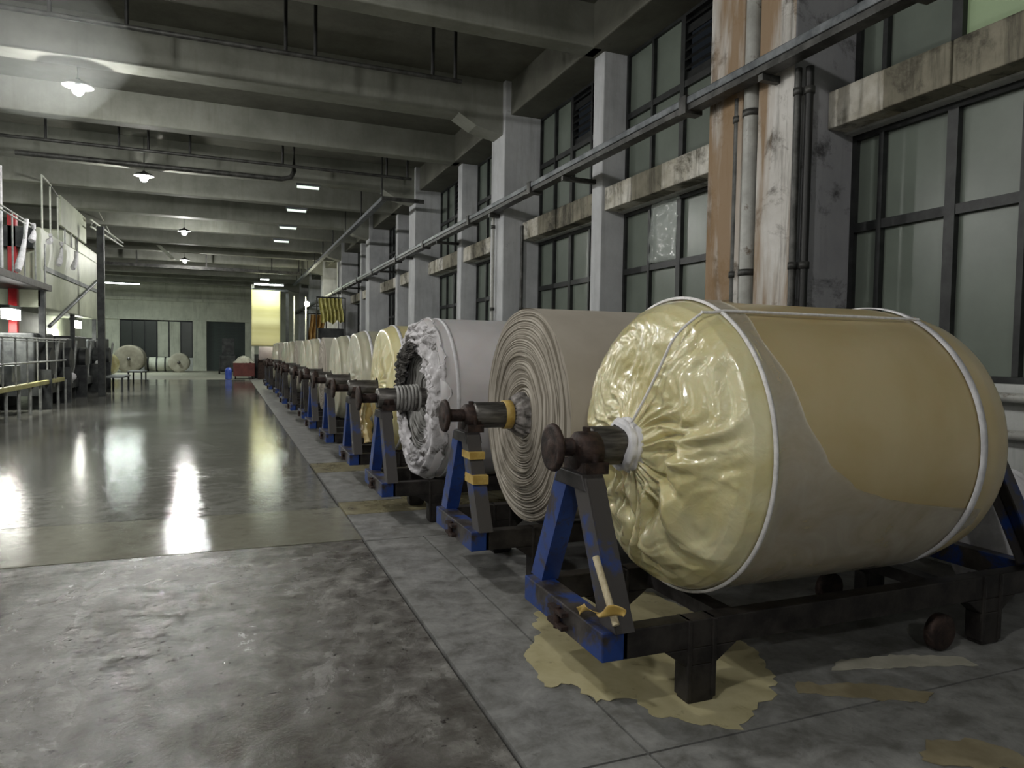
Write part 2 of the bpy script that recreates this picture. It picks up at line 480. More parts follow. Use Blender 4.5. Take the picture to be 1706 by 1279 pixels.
# other walls
bw = MB()
bw.box(-14, 5.5, 54, 54.4, 3.45, 6.5)
bw.box(-14,-6.75,54,54.4,0,3.45); bw.box(1.12,5.5,54,54.4,0,3.45)
wall_b = bw.build('wall_back', M_back)
tag(wall_b, 'pale far end wall above the dark openings', 'wall', kind='structure')
MB().box(-2.26,-1.38,53.6,54.4,0,3.5).build('column', M_back, wall_b, bevel=.02)
MB().box(-14,5.3,53.85,54,3.45,3.6).build('lintel', M_back, wall_b)
MB().box(-14,5.3,53.8,54,4.75,4.95).build('string_course', M_back, wall_b)
MB().box(-6.75,-2.26,54,54.3,0,.9).build('sill_wall', M_wall, wall_b)
tag(MB().box(-14.3,-14,-8,54.4,0,6.5).build('wall_left', M_wall), 'far left wall behind the machines', 'wall', kind='structure')
tag(MB().box(-14,5.5,-8.3,-8,0,6.5).build('wall_front', M_wall), 'wall behind the viewpoint', 'wall', kind='structure')
# far windows with dark glass
wn += 1
r = thing('window_%d' % wn, 'dark window opening in the far end wall', 'window', (-6.75,54.1,.9), kind='structure')
f = MB(); f.box(0,4.5,-.05,.05,0,.06); f.box(0,4.5,-.05,.05,2.49,2.55); f.build('frame', M_darkframe, r)
for k in range(7): MB().box(k*.74,k*.74+.06,-.05,.05,.06,2.49).build('mullion', M_darkframe, r)
pmw = MB().box(0,.66,-.01,.01,0,2.4).mesh('pane', M_glassfar)
pmp = MB().box(0,.66,-.01,.01,0,2.4).mesh('pane', M_back)
for k in range(6): link('pane', pmp if k in (3,4) else pmw, r, (k*.74+.06,0,.06))
M_shut = pm('dark_green_shutter', (.012,.022,.02), (.02,.035,.03), 3, .45, .3, .1, .003)
r = thing('door_1', 'dark roller shutter door in the far end wall', 'door', (-1.38,54.1,0), kind='structure')
sl = MB().hexa([(0,-.03,0),(2.5,-.03,0),(2.5,.02,0),(0,.02,0)],[(0,-.01,.19),(2.5,-.01,.19),(2.5,.02,.19),(0,.02,.19)]).mesh('slat', M_shut)
for k in range(18): link('slat', sl, r, (0,0,k*.192))

# ================================================================ LAMPS
M_bulb = emis('lit_bulb', (.92,.96,1.0), 30)
M_black = pm('black_plastic', (.012,.012,.012), rough=.5, bmp=0)
names = ['behind the viewpoint, last of the row', 'above the near floor', 'over the rough near slab', 'largest in view, upper left', 'second in view down the hall',
         'third in view, small', 'fourth in view, lowest and farthest',
         'nearest of the added unseen left row', 'second of the added unseen left row', 'third of the added unseen left row', 'fourth of the added unseen left row']
def lamp(x, y, z, r, watts, label, vis=True):
    root = thing('bulb_lamp', label, 'lamp', (x,y,z), 'bulb lamps hanging along the hall')
    MB().tube([(0,0,.16),(0,0,6.45-z)], .008, 6).build('cord', M_black, root)
    MB().lathe([(0,.0),(0,.035),(.06,.04),(.10,.03),(.11,0)], 14, m=Matrix.Translation((0,0,.07)) @ Matrix.Rotation(-PI/2,4,'Y')).build('socket', M_black, root)
    MB().sphere((0,0,0), r*.85, 16, 10).build('bulb', M_bulb, root)
    MB().lathe([(.05,.21),(.09,.17),(.135,.06),(.15,.04),(.14,.06),(.095,.175),(.05,.215)], 28, m=Matrix.Rotation(-PI/2,4,'Y')).build('added_shade', M_pipe, root)  # cap added over the bulb to keep its light off ceiling and beams
    ld = bpy.data.lights.new('bulb_light','POINT'); ld.energy = watts; ld.shadow_soft_size = r; ld.color = (1.0,.99,.94)
    lo = bpy.data.objects.new('bulb_light', ld); C.objects.link(lo); lo.parent = root
    return root
for (x,y),nm in zip(LAMPS, names):
    lamp(x, y, 5.5, .10, LAMP_W*(.70 if (x > -2 and abs(y) < 1) else 1.0), 'round white lit bulb hanging from the ceiling, ' + nm)
M_tubeL = emis('lit_tube', (.90,1.0,.94), 14)
M_tubed = emis('dim_tube', (.86,1.0,.88), .8)
def batten(x0, x1, y, z, label, em, watts, drop=.25, grp='fluorescent battens in the hall'):
    root = thing('fluorescent_batten', label, 'lamp', ((x0+x1)/2,y,z), grp)
    L=(x1-x0)/2
    MB().box(-L,L,-.05,.05,.03,.09).build('housing', M_tray, root)
    MB().tube([(-L+.03,0,0),(L-.03,0,0)], .035, 10).build('tube', em, root)
    for s in (-1,1): MB().tube([(s*L*.7,0,.08),(s*L*.7,0,drop)], .006, 5).build('hanger', M_black, root)
    if watts:
        ld = bpy.data.lights.new('tube_light','AREA'); ld.shape='RECTANGLE'; ld.size=2*L; ld.size_y=.08; ld.energy=watts; ld.color=(.9,1,.92)
        lo = bpy.data.objects.new('tube_light', ld); C.objects.link(lo); lo.parent=root; lo.location=(0,0,-.05)
for k,nm in enumerate(('nearest','second','third','farthest')):
    batten(1.6, 2.2, 18.92+3.275*k, 5.72, 'dim fluorescent batten under a ceiling beam, %s of four in the row' % nm, M_tubed, 0, .12)
batten(1.25,2.75,39.4,4.95,'bright fluorescent batten just above the yellow hanging cloth', M_tubeL, 45, 1.5)
batten(1.65,2.15,42,5.45,'short bright fluorescent lamp above the batten over the yellow cloth', M_tubeL, 60, 1.0)
batten(-7.3,-4.9,48,5.35,'long bright fluorescent batten on the left before the end wall', M_tubeL, 260, 1.1)

# ================================================================ PIPES AND TRAYS
root = thing('cable_tray', 'long grey cable tray running along the right wall between window rows', 'tray', (4.45,-6,4.17))
MB().box(-.07,.07,0,58,-.06,.0).build('tray_body', M_pipe, root)
MB().box(-.09,.09,0,58,.0,.075).build('cover', M_tray, root, bevel=.01)
k=0
for y in [a for a,b in cols+pil] :
    MB().box(-.05,.5 if True else .2,-.03,.03,-.12,-.06).build('bracket', M_pipe, root, (0,y+.2+6,0))
    MB().box(-.105,.105,-.06,.06,-.09,.09).build('joint_sleeve', M_pipe, root, (0,y+1.3+6,0))
root = thing('overhead_tray', 'hanging cable tray above the roll row turning to the wall', 'tray', (3.6,17.7,5.36))
MB().box(-.07,.07,0,26,-.04,.05).build('tray_body', M_tray, root)
MB().box(-.07,1.0,-.07,.0,-.04,.05).build('cross_arm', M_pipe, root)
for k in range(9): MB().tube([(0,.3+k*3.0,.04),(0,.3+k*3.0,1.09)], .02, 6).build('hanger', M_black, root)
def hung_pipe(y, z, xs, label, x1, bend=False):
    root = thing('ceiling_pipe', label, 'pipe', (0,y,z), 'thin pipes hung across the ceiling')
    pts = [(-13.9,0,0),(x1,0,0)]
    MB().tube(pts, .035, 8).build('pipe', M_pipe, root)
    for x in xs: MB().tube([(x,0,0),(x,0,6.46-z)], .028, 6).build('hanger_rod', M_black, root)
    return root
hung_pipe(10.5, 5.70, (-4.3,-2.05,-1.2,.75,1.15,2.85,3.2), 'thin dark pipe on rods across the ceiling, nearer one', 3.3)
hung_pipe(16.95, 5.73, (-3.4,-2.1,-1.55,-.75,1.15,3.5,4.0), 'thin dark pipe on rods across the ceiling, farther one', 4.1)
o = MB().tube([(-4,17.3,5.5),(1.15,17.3,5.5),(1.35,17.3,5.56),(1.42,17.3,5.7),(1.42,17.3,6.46)], .055, 12).build('bent_ceiling_pipe', M_pipe)
tag(o, 'thick dark pipe bending up into the ceiling behind the second rod-hung pipe', 'pipe')
def downpipe(x,y,z0,z1,r,mat,label):
    root = thing('downpipe', label, 'pipe', (x,y,z0), 'vertical pipes on the right wall')
    MB().tube([(0,0,0),(0,0,z1-z0)], r, 14).build('pipe', mat, root)
    for z in (.8,2.4,3.9,5.3):
        if z < z1-z0: MB().lathe([(-.03,r),(-.03,r+.012),(.03,r+.012),(.03,r)],14,m=Matrix.Translation((0,0,z))@Matrix.Rotation(PI/2,4,'Y')).build('clamp', M_pipe, root)
M_ppl = pm('grey_painted_pipe', (.28,.28,.26), (.42,.42,.40), 3, .4, 0, .1, .003, c3=(.12,.09,.06), s3=6)
downpipe(4.62,5.52,0,6.4,.075,M_ppl,'pale grey downpipe in the joint of the brown stained column')
downpipe(4.62,5.72,0,4.1,.035,M_pipe,'thin dark conduit left of the pale downpipe on the stained column')
downpipe(4.60,4.91,0,4.1,.03,M_pipe,'dark pipe at the right edge of the brown stained column')
downpipe(4.66,4.84,0,4.1,.035,M_black,'black conduit just right of the stained column')
downpipe(4.53,12.36,0,4.1,.03,M_ppl,'pale conduit on the front of the second column')
downpipe(4.95,11.98,0,3.9,.03,M_pipe,'dark conduit on the side of the second column')
# valve on conduit of second column
root = thing('wall_valve', 'small dark valve on the conduit of the second column', 'valve', (4.5,12.36,1.95))
MB().sphere((0,0,0), .06).build('body', M_rust, root)
MB().lathe([(-.02,.0),(-.02,.07),(0,.08),(.02,.07),(.02,0)],14,m=Matrix.Translation((-.1,0,0))).build('handwheel', M_rust, root)
MB().tube([(-.1,0,0),(0,0,0)], .015, 6).build('stem', M_rust, root)

# ================================================================ ROLL TROLLEYS
TL = 3.0   # trolley length
def make_trolley(lab, dark=False):
    root = thing('roll_trolley', lab, 'trolley', (0,0,0), 'A-frame trolleys carrying the rolls')
    W = .43
    # base rails, rectangular tube
    MB().box(0,.13,-W,W,.27,.40).build('end_rail', M_rail, root, bevel=.006)
    MB().box(TL-.10,TL,-W,W,.27,.40).build('end_rail', M_rail, root, bevel=.006)
    for s in (-1,1):
        MB().box(.10,TL-.10,s*W-(.09 if s>0 else 0),s*W+(.09 if s<0 else 0),.27,.40).build('side_rail', M_grime2, root, bevel=.006)
    MB().box(.72,.82,-W+.09,W-.09,.29,.36).build('cross_bar', M_grime, root)
    MB().box(TL-.82,TL-.72,-W+.09,W-.09,.29,.36).build('cross_bar', M_grime, root)
    # coupling lug on the end rail
    l = MB(); l.box(-.035,0,-.10,.06,.29,.31); l.box(-.035,0,-.10,.06,.355,.375); l.tube([(-.02,-.02,.28),(-.02,-.02,.385)],.018,8)
    l.build('coupling_lug', M_rust, root)
    for ex, sg in ((.10,1),(TL-.10,-1)):
        for s in (-1,1):
            # channel leg: web facing outwards with two flanges
            b0 = (ex, s*(W-.045), .40); t0 = (ex, s*.085, 1.02)
            g = MB()
            g.bar((ex-sg*.045,b0[1],b0[2]), (ex-sg*.045,t0[1],t0[2]), .014, .14)
            g.bar((ex,b0[1]-.066,b0[2]), (ex,t0[1]-.066,t0[2]), .09, .012)
            g.bar((ex,b0[1]+.066,b0[2]), (ex,t0[1]+.066,t0[2]), .09, .012)
            g.build('leg', (M_legmix if dark else M_blue) if s > 0 else (M_grime2 if dark else M_legmix), root)
        p = MB(); p.hexa([(ex-.06,-.17,.96),(ex+.06,-.17,.96),(ex+.06,.17,.96),(ex-.06,.17,.96)],[(ex-.06,-.12,1.035),(ex+.06,-.12,1.035),(ex+.06,.12,1.035),(ex-.06,.12,1.035)])
        p.build('head_plate', M_grime, root, bevel=.006)
        h = MB()
        h.lathe([(-.06,0),(-.06,.085),(-.045,.10),(.045,.10),(.06,.085),(.06,0)], 20, m=Matrix.Translation((ex+.03,.0,1.125)))
        h.box(ex-.03,ex+.09,-.12,.12,1.03,1.085)
        bb = h.build('bearing', M_rust, root)
        bl = MB()
        for s in (-1,1): bl.tube([(ex+.03,s*.095,1.03),(ex+.03,s*.095,1.125)],.018,8)
        bl.tube([(ex+.03,0,1.2),(ex+.03,0,1.245)],.02,8)
        bl.build('bolt', M_rust, bb)
    # swivel feet with flared webs and small wheels
    for fx in (.52, TL-.52):
        for s in (-1,1):
            y = s*(W-.045)
            g = MB()
            g.hexa([(fx-.07,y-.045,.012),(fx+.07,y-.045,.012),(fx+.07,y+.045,.012),(fx-.07,y+.045,.012)],
                   [(fx-.085,y-.045,.19),(fx+.085,y-.045,.19),(fx+.085,y+.045,.19),(fx-.085,y+.045,.19)])
            g.hexa([(fx-.085,y-.045,.19),(fx+.085,y-.045,.19),(fx+.085,y+.045,.19),(fx-.085,y+.045,.19)],
                   [(fx-.20,y-.045,.27),(fx+.20,y-.045,.27),(fx+.20,y+.045,.27),(fx-.20,y+.045,.27)])
            g.box(fx-.08,fx-.055,y-.052,y+.052,.03,.40); g.box(fx+.055,fx+.08,y-.052,y+.052,.03,.40)
            ft = g.build('foot', M_grime2, root, bevel=.006)
            if fx > 1: MB().lathe([(-.03,0),(-.03,.085),(-.02,.10),(.02,.10),(.03,.085),(.03,0)],22,m=Matrix.Translation((fx-.35,y,.11))@Matrix.Rotation(PI/2,4,'Z')).build('wheel', M_rust, ft)
    return root
# near leg: blue paint mostly worn under dark grime
M_legmix = pm('grimy_blue_paint', (.015,.05,.22), (.055,.05,.05), 3.6, .5, 0, .3, .004, .38, .46)

def make_shaft(root, x0, x1, r, Rr, mat=M_shaft, wheel=True, zc=None):
    """core shaft sticking out of a roll face, x in roll coordinates"""
    z = Rr
    MB().lathe([(x0,0),(x0,r*.92),(x0+.015,r),(x1,r)], 28).build('shaft', mat, root, (0,0,z))
def end_gear(root, x, Rr):
    # thin journal and hand flange outside the bearing
    MB().lathe([(x-.20,0),(x-.20,.045),(x+.10,.045),(x+.10,0)],16).build('journal', M_rust, root, (0,0,Rr))
    MB().lathe([(x-.205,0),(x-.205,.04),(x-.200,.05),(x-.208,.095),(x-.204,.112),(x-.186,.118),(x-.178,.112),(x-.184,.06),(x-.165,.05),(x-.165,0)],30).build('flange', M_rust, root, (0,0,Rr))

def fold(x, y, z, f):
    n = noise.noise(Vector((x*f, y*f, z*f)))
    return 1 - abs(n)*2
POUCH = [(214,.62,26,.13,.75),(184,.60,16,.12,.55),(160,.66,14,.14,.45),(248,.66,16,.15,.6),(282,.6,14,.2,.35),(132,.6,18,.16,.3),(20,.62,30,.2,.35),(325,.6,18,.2,.3)]
CREASE = [(198,.30,1.0),(171,-.25,.9),(232,.45,1.1),(262,.5,.9),(272,.4,.7),(286,.35,.8),(300,.3,.7),(145,-.3,.5),(150,.1,.5),(312,.2,.7),(120,-.2,.35),(335,.1,.5),(90,-.25,.3),(50,.1,.3),(15,.2,.4),(182,.1,.5),(222,.25,.5),(240,.6,.6)]
def wrap_disp(R, amp, seed, nf=6.0, rot=0.0):
    """pleats running out from the hub, loose pouches between them, fading on the rim"""
    def d(i, x, r, q):
        t = r/R
        a = max(0.0, min(1.0, (t-.12)/.22)) * max(0.0, min(1.0, (1.0-t)/.20))
        if x > .12: a *= 0.25
        qd = math.degrees(q)-rot
        w1 = noise.noise(Vector((math.cos(q)*2+seed, math.sin(q)*2, t*2.5)))
        h = 0
        for q0,t0,wq,wt,k in POUCH:
            dq = (qd+w1*14-q0+180)%360-180; dt = t+.05*w1-t0
            h += k*math.exp(-(dq/wq)**2-(dt/wt)**2)
        for q0,cv,k in CREASE:
            dq = ((qd+w1*22-q0-math.degrees(cv)*(t-.2)*1.6+180)%360-180)
            wd = (1.6+3.4*t)
            h -= k*.62*math.exp(-(dq/wd)**2)*max(0,1.05-t)
            h += k*.34*math.exp(-((dq-wd*1.7)/wd)**2)*max(0,1.05-t)
        low = .45+.55*max(0,min(1,.5-.8*math.cos(math.radians(qd-55))))
        sw = q + .5*w1 + .3*t
        cx, cy = math.cos(sw), math.sin(sw)
        h += low*.30*(fold(cx*nf/6+seed, cy*nf/6, t*.7, 3.0)-.5)
        h += low*.12*(fold(cx*nf/3.2+seed*2, cy*nf/3.2, t*1.6, 2.6)-.5)
        h += .06*(fold(cx*5+seed*3, cy*5, t*4.5, 2.4)-.5)
        h += .05*noise.noise(Vector((cx*16, cy*16, t*12)))
        return x - amp*a*h, r*(1 + .006*noise.noise(Vector((math.cos(q)*5, math.sin(q)*5, x*6))))
    return d
def prof_lerp(pts, n):
    out=[]; tot=sum(math.dist(pts[i],pts[i+1]) for i in range(len(pts)-1))
    for i in range(len(pts)-1):
        m = max(1, round(n*math.dist(pts[i],pts[i+1])/tot))
        for k in range(m):
            t=k/m; out.append((pts[i][0]*(1-t)+pts[i+1][0]*t, pts[i][1]*(1-t)+pts[i+1][1]*t))
    out.append(pts[-1]); return out
def band(root, x, R, wd, mat, name='band', a0=0, a1=2*PI, t=.006, sag=0):
    def d(i, xx, r, q): return xx + sag*math.sin(q*3+x*7), r
    MB().lathe([(x-wd/2,R+.001),(x-wd/2+.002,R+t),(x+wd/2-.002,R+t),(x+wd/2,R+.001)], 96, disp=d).build(name, mat, root, (0,0,R))

# ---------------- roll 1 : yellow plastic, nearest
def place(root, xf, yc, zc, R): root.location = (xf, yc, zc-R)
ZC = 1.145
R1 = .735; Xf1, Y1 = 1.95, 3.1
LABT = ['nearest in the row', 'second in the row, yellow tape on its legs', 'third in the row', 'fourth in the row', 'fifth in the row', 'sixth in the row']
trol = make_trolley('blue A-frame roll trolley with a stick tied to its leg, nearest in the row')
trol.location = (1.49, 3.06, 0)
roll = thing('fabric_roll', 'huge fabric roll in crumpled yellow plastic with white ropes, nearest to the viewpoint', 'fabric roll', (0,0,0), 'big batch rolls on the trolleys')
place(roll, Xf1, Y1, ZC, R1)
prof = prof_lerp([(-.075,.115),(-.055,.18),(-.02,.30),(0,.42),(.015,.53),(.04,.61),(.075,.67),(.12,.71),(.18,.732),(.24,.742)], 110)
fc = MB().lathe(prof, 320, disp=wrap_disp(.745, .125, 1.7, 7)).build('plastic_wrap', M_film, roll, (0,0,R1))
prof = prof_lerp([(.235,.740),(.5,.737),(1.0,.735),(1.45,.735),(1.62,.728),(1.74,.70),(1.80,.65),(1.84,.5),(1.86,.14)], 60)
def bd(i,x,r,q):
    return x, r*(1+.004*noise.noise(Vector((x*2.5, math.cos(q)*3, math.sin(q)*3))) - .004*math.exp(-((x-1.5)/.03)**2))
MB().lathe(prof, 160, disp=bd).build('fabric_body', M_amber, roll, (0,0,R1))
# milky outer layer of film: covers the left end of the barrel and all the underside; q measured from +Y through +Z, camera side is -Y
def lerp_table(tb, s):
    for (a,b),(c,d) in zip(tb, tb[1:]):
        if s <= c:
            t = min(1,max(0,(s-a)/(c-a))); t = t*t*(3-2*t)*.5+t*.5
            return b+(d-b)*t
    return tb[-1][1]
def film_patch(u, v):
    q = PI*0.42 + u*(PI*1.35)          # from past the top, over the camera side, to the underside
    s = (q - PI/2) / PI                # 0 at the top, .5 facing the camera, 1 underside
    e = lerp_table(((-.1,.8),(.02,.5),(.08,.34),(.25,.30),(.42,.38),(.5,.48),(.554,.66),(.58,.86),(.60,1.1),(.617,1.36),(.635,1.62),(2,1.62)), s)
    e += .02*noise.noise(Vector((s*9,0,4)))
    x = .215 + (e-.215)*v
    rr = R1 + .0105 + .004*noise.noise(Vector((x*6, q*5, 0))) + (.006*v**30)
    if x > 1.45: rr -= .010 + (x-1.45)*.10*((x-1.45)/.2)
    return (x, rr*math.cos(q), rr*math.sin(q))
MB().grid(film_patch, 150, 60).build('film_layer', M_haze, roll, (0,0,R1))
band(roll, .205, .742, .018, M_rope, 'rope', t=.014, sag=.004)
for o in [roll.children[-1]]: o.location = (0,0,R1)
band(roll, 1.50, .738, .045, M_white, 'ribbon', t=.008, sag=.003); roll.children[-1].location=(0,0,R1)
# rope from the hub over the rim and along the top of the barrel
qa = math.radians(118)
pts = [(-.10, .12*math.cos(qa+.5), .12*math.sin(qa+.5))]
for i in range(24):
    t = i/23
    r = .14 + (.735-.14)*t
    q = qa + .12*(1-t)
    x = -.105 + .10*t + .10*max(0,(t-.72)/.28)**2
    pts.append((x, r*math.cos(q), r*math.sin(q)))
MB().tube(pts, .007, 6).build('rope', M_rope, roll, (0,0,R1))
pts = [(.10+i*.0583, (.752+.004)*math.cos(qa), (.756)*math.sin(qa)) for i in range(25)]
pts = [(x, y if x>.2 else y*(.97), z if x>.2 else z*.985) for x,y,z in pts]
MB().tube(pts, .008, 6).build('rope', M_rope, roll, (0,0,R1))
make_shaft(roll, -.30, -.05, .098, R1)
end_gear(roll, -.30, R1)
def tied(i,x,r,q): return x+.01*math.sin(3*q), r*(1+.09*noise.noise(Vector((math.cos(q)*3,math.sin(q)*3,x*60))))
MB().lathe(prof_lerp([(-.135,.10),(-.13,.125),(-.11,.135),(-.09,.125),(-.075,.14),(-.055,.13),(-.04,.14),(-.02,.11)],24), 60, disp=tied).build('cloth_tie', M_white, roll, (0,0,R1))
MB().lathe([(1.78,.098),(2.2,.098),(2.2,0)],28).build('far_shaft', M_shaft, roll, (0,0,R1))

# stick tied to the near leg with yellow ribbon
st = MB().tube([(1.515,2.75,.70),(1.515,2.56,.46)], .016, 10).build('wooden_stick', M_stick)
tag(st, 'short pale wooden stick tied against the blue leg of the nearest trolley', 'stick')
rb = MB()
def rib(u,v):
    y = 2.47 + u*.41; wv = .014 + .010*math.sin(u*9)
    return (1.495 + .012*math.sin(u*14+v*2) - .02*math.sin(u*PI), y, .545 - .12*u + (v-.5)*2*wv + .012*math.sin(u*11))
rb.grid(rib, 26, 6)
o = rb.build('yellow_ribbon', M_yellowtape); solid(o, .002)
tag(o, 'yellow ribbon knotted round the wooden stick on the nearest trolley', 'ribbon')

# ---------------- roll 2 : bare taupe fabric with layered spiral face
def layered_face(root, R, r0, mat, nl, amp, seed, dish, name='layered_face', nr=4):
    rnd = random.Random(seed)
    prof=[]; offs=[]
    for i in range(nl):
        ra = r0 + (R-r0)*i/nl; rb_ = r0 + (R-r0)*(i+1)/nl
        o = rnd.uniform(-1,1)*amp; ph = rnd.uniform(0,2*PI)
        for k in range(nr):
            t = k/nr
            prof.append((0, ra+(rb_-ra)*t)); offs.append((o, ph, (abs(t-.5)*2)**3, i))
    prof.append((0,R)); offs.append((0,0,1,nl))
    def d(i,x,r,q):
        o,ph,g,li = offs[i]
        t = (r-r0)/(R-r0)
        wob = noise.noise(Vector((math.cos(q)*1.4, math.sin(q)*1.4, li*.33+seed)))
        gap = max(0, -math.cos(q-2.2))   # layers gape most on this side
        xx = dish(t) - o*(.6+.7*wob) + g*amp*(.7+1.0*gap) + amp*1.6*noise.noise(Vector((math.cos(q)*1.1,math.sin(q)*1.1,li*.12+seed)))
        rr = r*(1+.012*noise.noise(Vector((math.cos(q)*1.8,math.sin(q)*1.8,li*.25)))*(1-t)*t*4)
        return xx, rr
    return MB().lathe(prof, 180, disp=d).build(name, mat, root, (0,0,R))
def barrel(root, R, L, mat, name='fabric_body', wob=.004, edge=.0):
    prof = prof_lerp([(0,R-edge),(edge*1.2+.01,R),(L-.02,R),(L,R-.02),(L+.0,.15)], 40)
    def d(i,x,r,q): return x, r*(1+wob*noise.noise(Vector((x*1.7, math.cos(q)*2, math.sin(q)*2))))
    MB().lathe(prof, 128, disp=d).build(name, mat, root, (0,0,R))
trol2 = make_trolley('blue A-frame roll trolley, second in the row, with yellow tape round its near leg')
trol2.location = (1.50, 4.86, 0)
for z,h in ((.86,.05),(.70,.06)):
    t_ = (z-.40)/.62; yy = -(.385)*(1-t_) - .085*t_
    MB().box(.042,.152,yy-.079-.012,yy+.079+.012,z,z+h).build('tape', M_yellowtape, trol2)
roll2 = thing('fabric_roll', 'bare taupe fabric roll with coiled layers showing on its face, second in the row', 'fabric roll', (0,0,0), 'big batch rolls on the trolleys')
R2=.785; place(roll2, 2.04, 4.85, ZC, R2)
barrel(roll2, R2, 1.75, M_taupe)
layered_face(roll2, R2, .14, M_edge, 34, .015, 5, lambda t: -.035*math.sin(t*PI)+.0)
hub = MB().lathe(prof_lerp([(-.10,.09),(-.09,.125),(-.05,.15),(.0,.17),(.04,.18)],14), 90, smooth=True, disp=lambda i,x,r,q:(x+.02*noise.noise(Vector((q*9,x*30,1))), r*(1+.14*noise.noise(Vector((math.cos(q)*6,math.sin(q)*6,x*12))))))
hub.build('ragged_core', M_rag, roll2, (0,0,R2))
make_shaft(roll2, -.40, -.04, .095, R2); end_gear(roll2, -.42, R2)
MB().lathe([(-.17,.097),(-.168,.105),(-.11,.107),(-.105,.097)],28).build('tape', M_yellowtape, roll2, (0,0,R2))

# ---------------- roll 3 : lilac-grey roll with dirty crumpled cloth on its face
trol3 = copy_tree(trol); trol3.location = (1.29, 6.78, 0)
trol3['label'] = 'dark grimy blue A-frame roll trolley, third in the row'
roll3 = thing('fabric_roll', 'pale lilac-grey fabric roll with dirty crumpled cloth hanging on its face, third in the row', 'fabric roll', (0,0,0), 'big batch rolls on the trolleys')
R3=.775; place(roll3, 1.74, 6.78, ZC, R3)
barrel(roll3, R3, 1.9, M_lilac, edge=.02)
layered_face(roll3, R3*.985, .12, M_edge3, 30, .016, 11, lambda t: .10*(1-t)**.5 - .06*math.sin(t*PI)); roll3.children[-1].location=(0,0,R3)
band(roll3, .16, R3, .035, M_white, 'ribbon'); 
# crumpled torn cloth ring round the face
def rag(u, v):
    q = u*2*PI
    top = .5+.5*math.cos(q-1.7)
    r = .50 + .285*v - .05*top*(1-v) + .025*noise.noise(Vector((math.cos(q)*3,math.sin(q)*3,v*2)))
    n = noise.noise(Vector((math.cos(q)*4, math.sin(q)*4, v*3.0))); n2 = abs(noise.noise(Vector((math.cos(q)*9, math.sin(q)*9, v*5))))
    ring = .016*math.sin(v*26+n*4)
    x = -.02 - .03*math.sin(v*PI) - .03*n*(.4+top) - .05*n2*(.25+top) - ring + .10*max(0,v-.85)/.15
    return (x, r*math.cos(q), r*math.sin(q))
M_rag3 = pm('dirty_white_cloth', (.40,.38,.39), (.72,.70,.73), 6, .7, 0, .6, .012, .35, .6, c3=(.13,.12,.115), s3=7, t3=.52)
o = MB().grid(rag, 320, 44).build('crumpled_cloth', M_rag3, roll3, (0,0,R3)); solid(o,.004)
M_drag = pm('black_torn_cloth', (.02,.018,.017), (.16,.15,.14), 8, .85, 0, .7, .012, .4, .65)
def rag2(u, v):
    q = math.radians(98) - u*math.radians(120)
    r = .40 + (.17+.10*noise.noise(Vector((u*6,1,8))))*v + .05*noise.noise(Vector((u*11,v*4,5)))
    n2 = abs(noise.noise(Vector((u*17, v*7, 2))))
    x = -.055 - .05*math.sin(v*PI)*(.3+.7*math.sin(u*PI)) - .085*n2
    return (x, r*math.cos(q), r*math.sin(q))
o = MB().grid(rag2, 160, 34).build('torn_cloth', M_drag, roll3, (0,0,R3)); solid(o,.004)
coil = MB()
for k in range(7):
    x = -.02-.035*k
    coil.lathe([(x-.014,.10),(x-.010,.135-.003*k),(x+.010,.135-.003*k),(x+.014,.10)],40)
coil.build('wound_rings', M_edge3, roll3, (0,0,R3))
make_shaft(roll3, -.42, .05, .098, R3); end_gear(roll3, -.40, R3)

# ---------------- roll 4 : yellow wrap with white bands and hanging plastic
def wrapped_roll(label, R, L, mat, seed, amp=.05, bands=(.25,1.4), bandmat=M_white, n=120):
    r_ = thing('fabric_roll', label, 'fabric roll', (0,0,0), 'big batch rolls on the trolleys')
    pr = prof_lerp([(-.03,.12),(0,.3),(.01,.5),(.03,.5*R+.33),(.08,R-.035),(.14,R-.005),(.2,R)], 26)
    MB().lathe(pr, n, disp=wrap_disp(R, amp, seed, 6)).build('plastic_wrap', mat, r_, (0,0,R))
    pr = prof_lerp([(.2,R),(L-.1,R),(L-.03,R-.03),(L,R-.1),(L,.15)], 16)
    MB().lathe(pr, 96).build('fabric_body', mat, r_, (0,0,R))
    for x in bands: band(r_, x, R, .04, bandmat, 'ribbon')
    make_shaft(r_, -.38, .0, .095, R); end_gear(r_, -.36, R)
    return r_
roll4 = wrapped_roll('yellow plastic-wrapped fabric roll with two white bands, loose plastic below, fourth in row', .765, 1.8, M_film4, 4.2, .06, (.16,.62))
place(roll4, 1.72, 8.68, ZC, .765)
def hang(u,v):
    y = -.05+.50*u + .04*math.sin(v*5)
    z = -.15 - .55*v*(1-.3*abs(u-.4)) 
    x = -.12 - .05*math.sin(u*14+v*3) - .04*noise.noise(Vector((u*6,v*6,3)))
    return (x,y,z)
M_amb = film('amber_loose_plastic', (.42,.30,.10), (.66,.56,.30), 5, .35, .15, .4, 8)
o = MB().grid(hang, 40, 26).build('loose_plastic', M_amb, roll4, (0,0,.765)); solid(o,.003)
t4 = copy_tree(trol); t4.location=(1.30,8.68,0); t4['label']='blue A-frame roll trolley, fourth in the row, under the yellow banded roll'
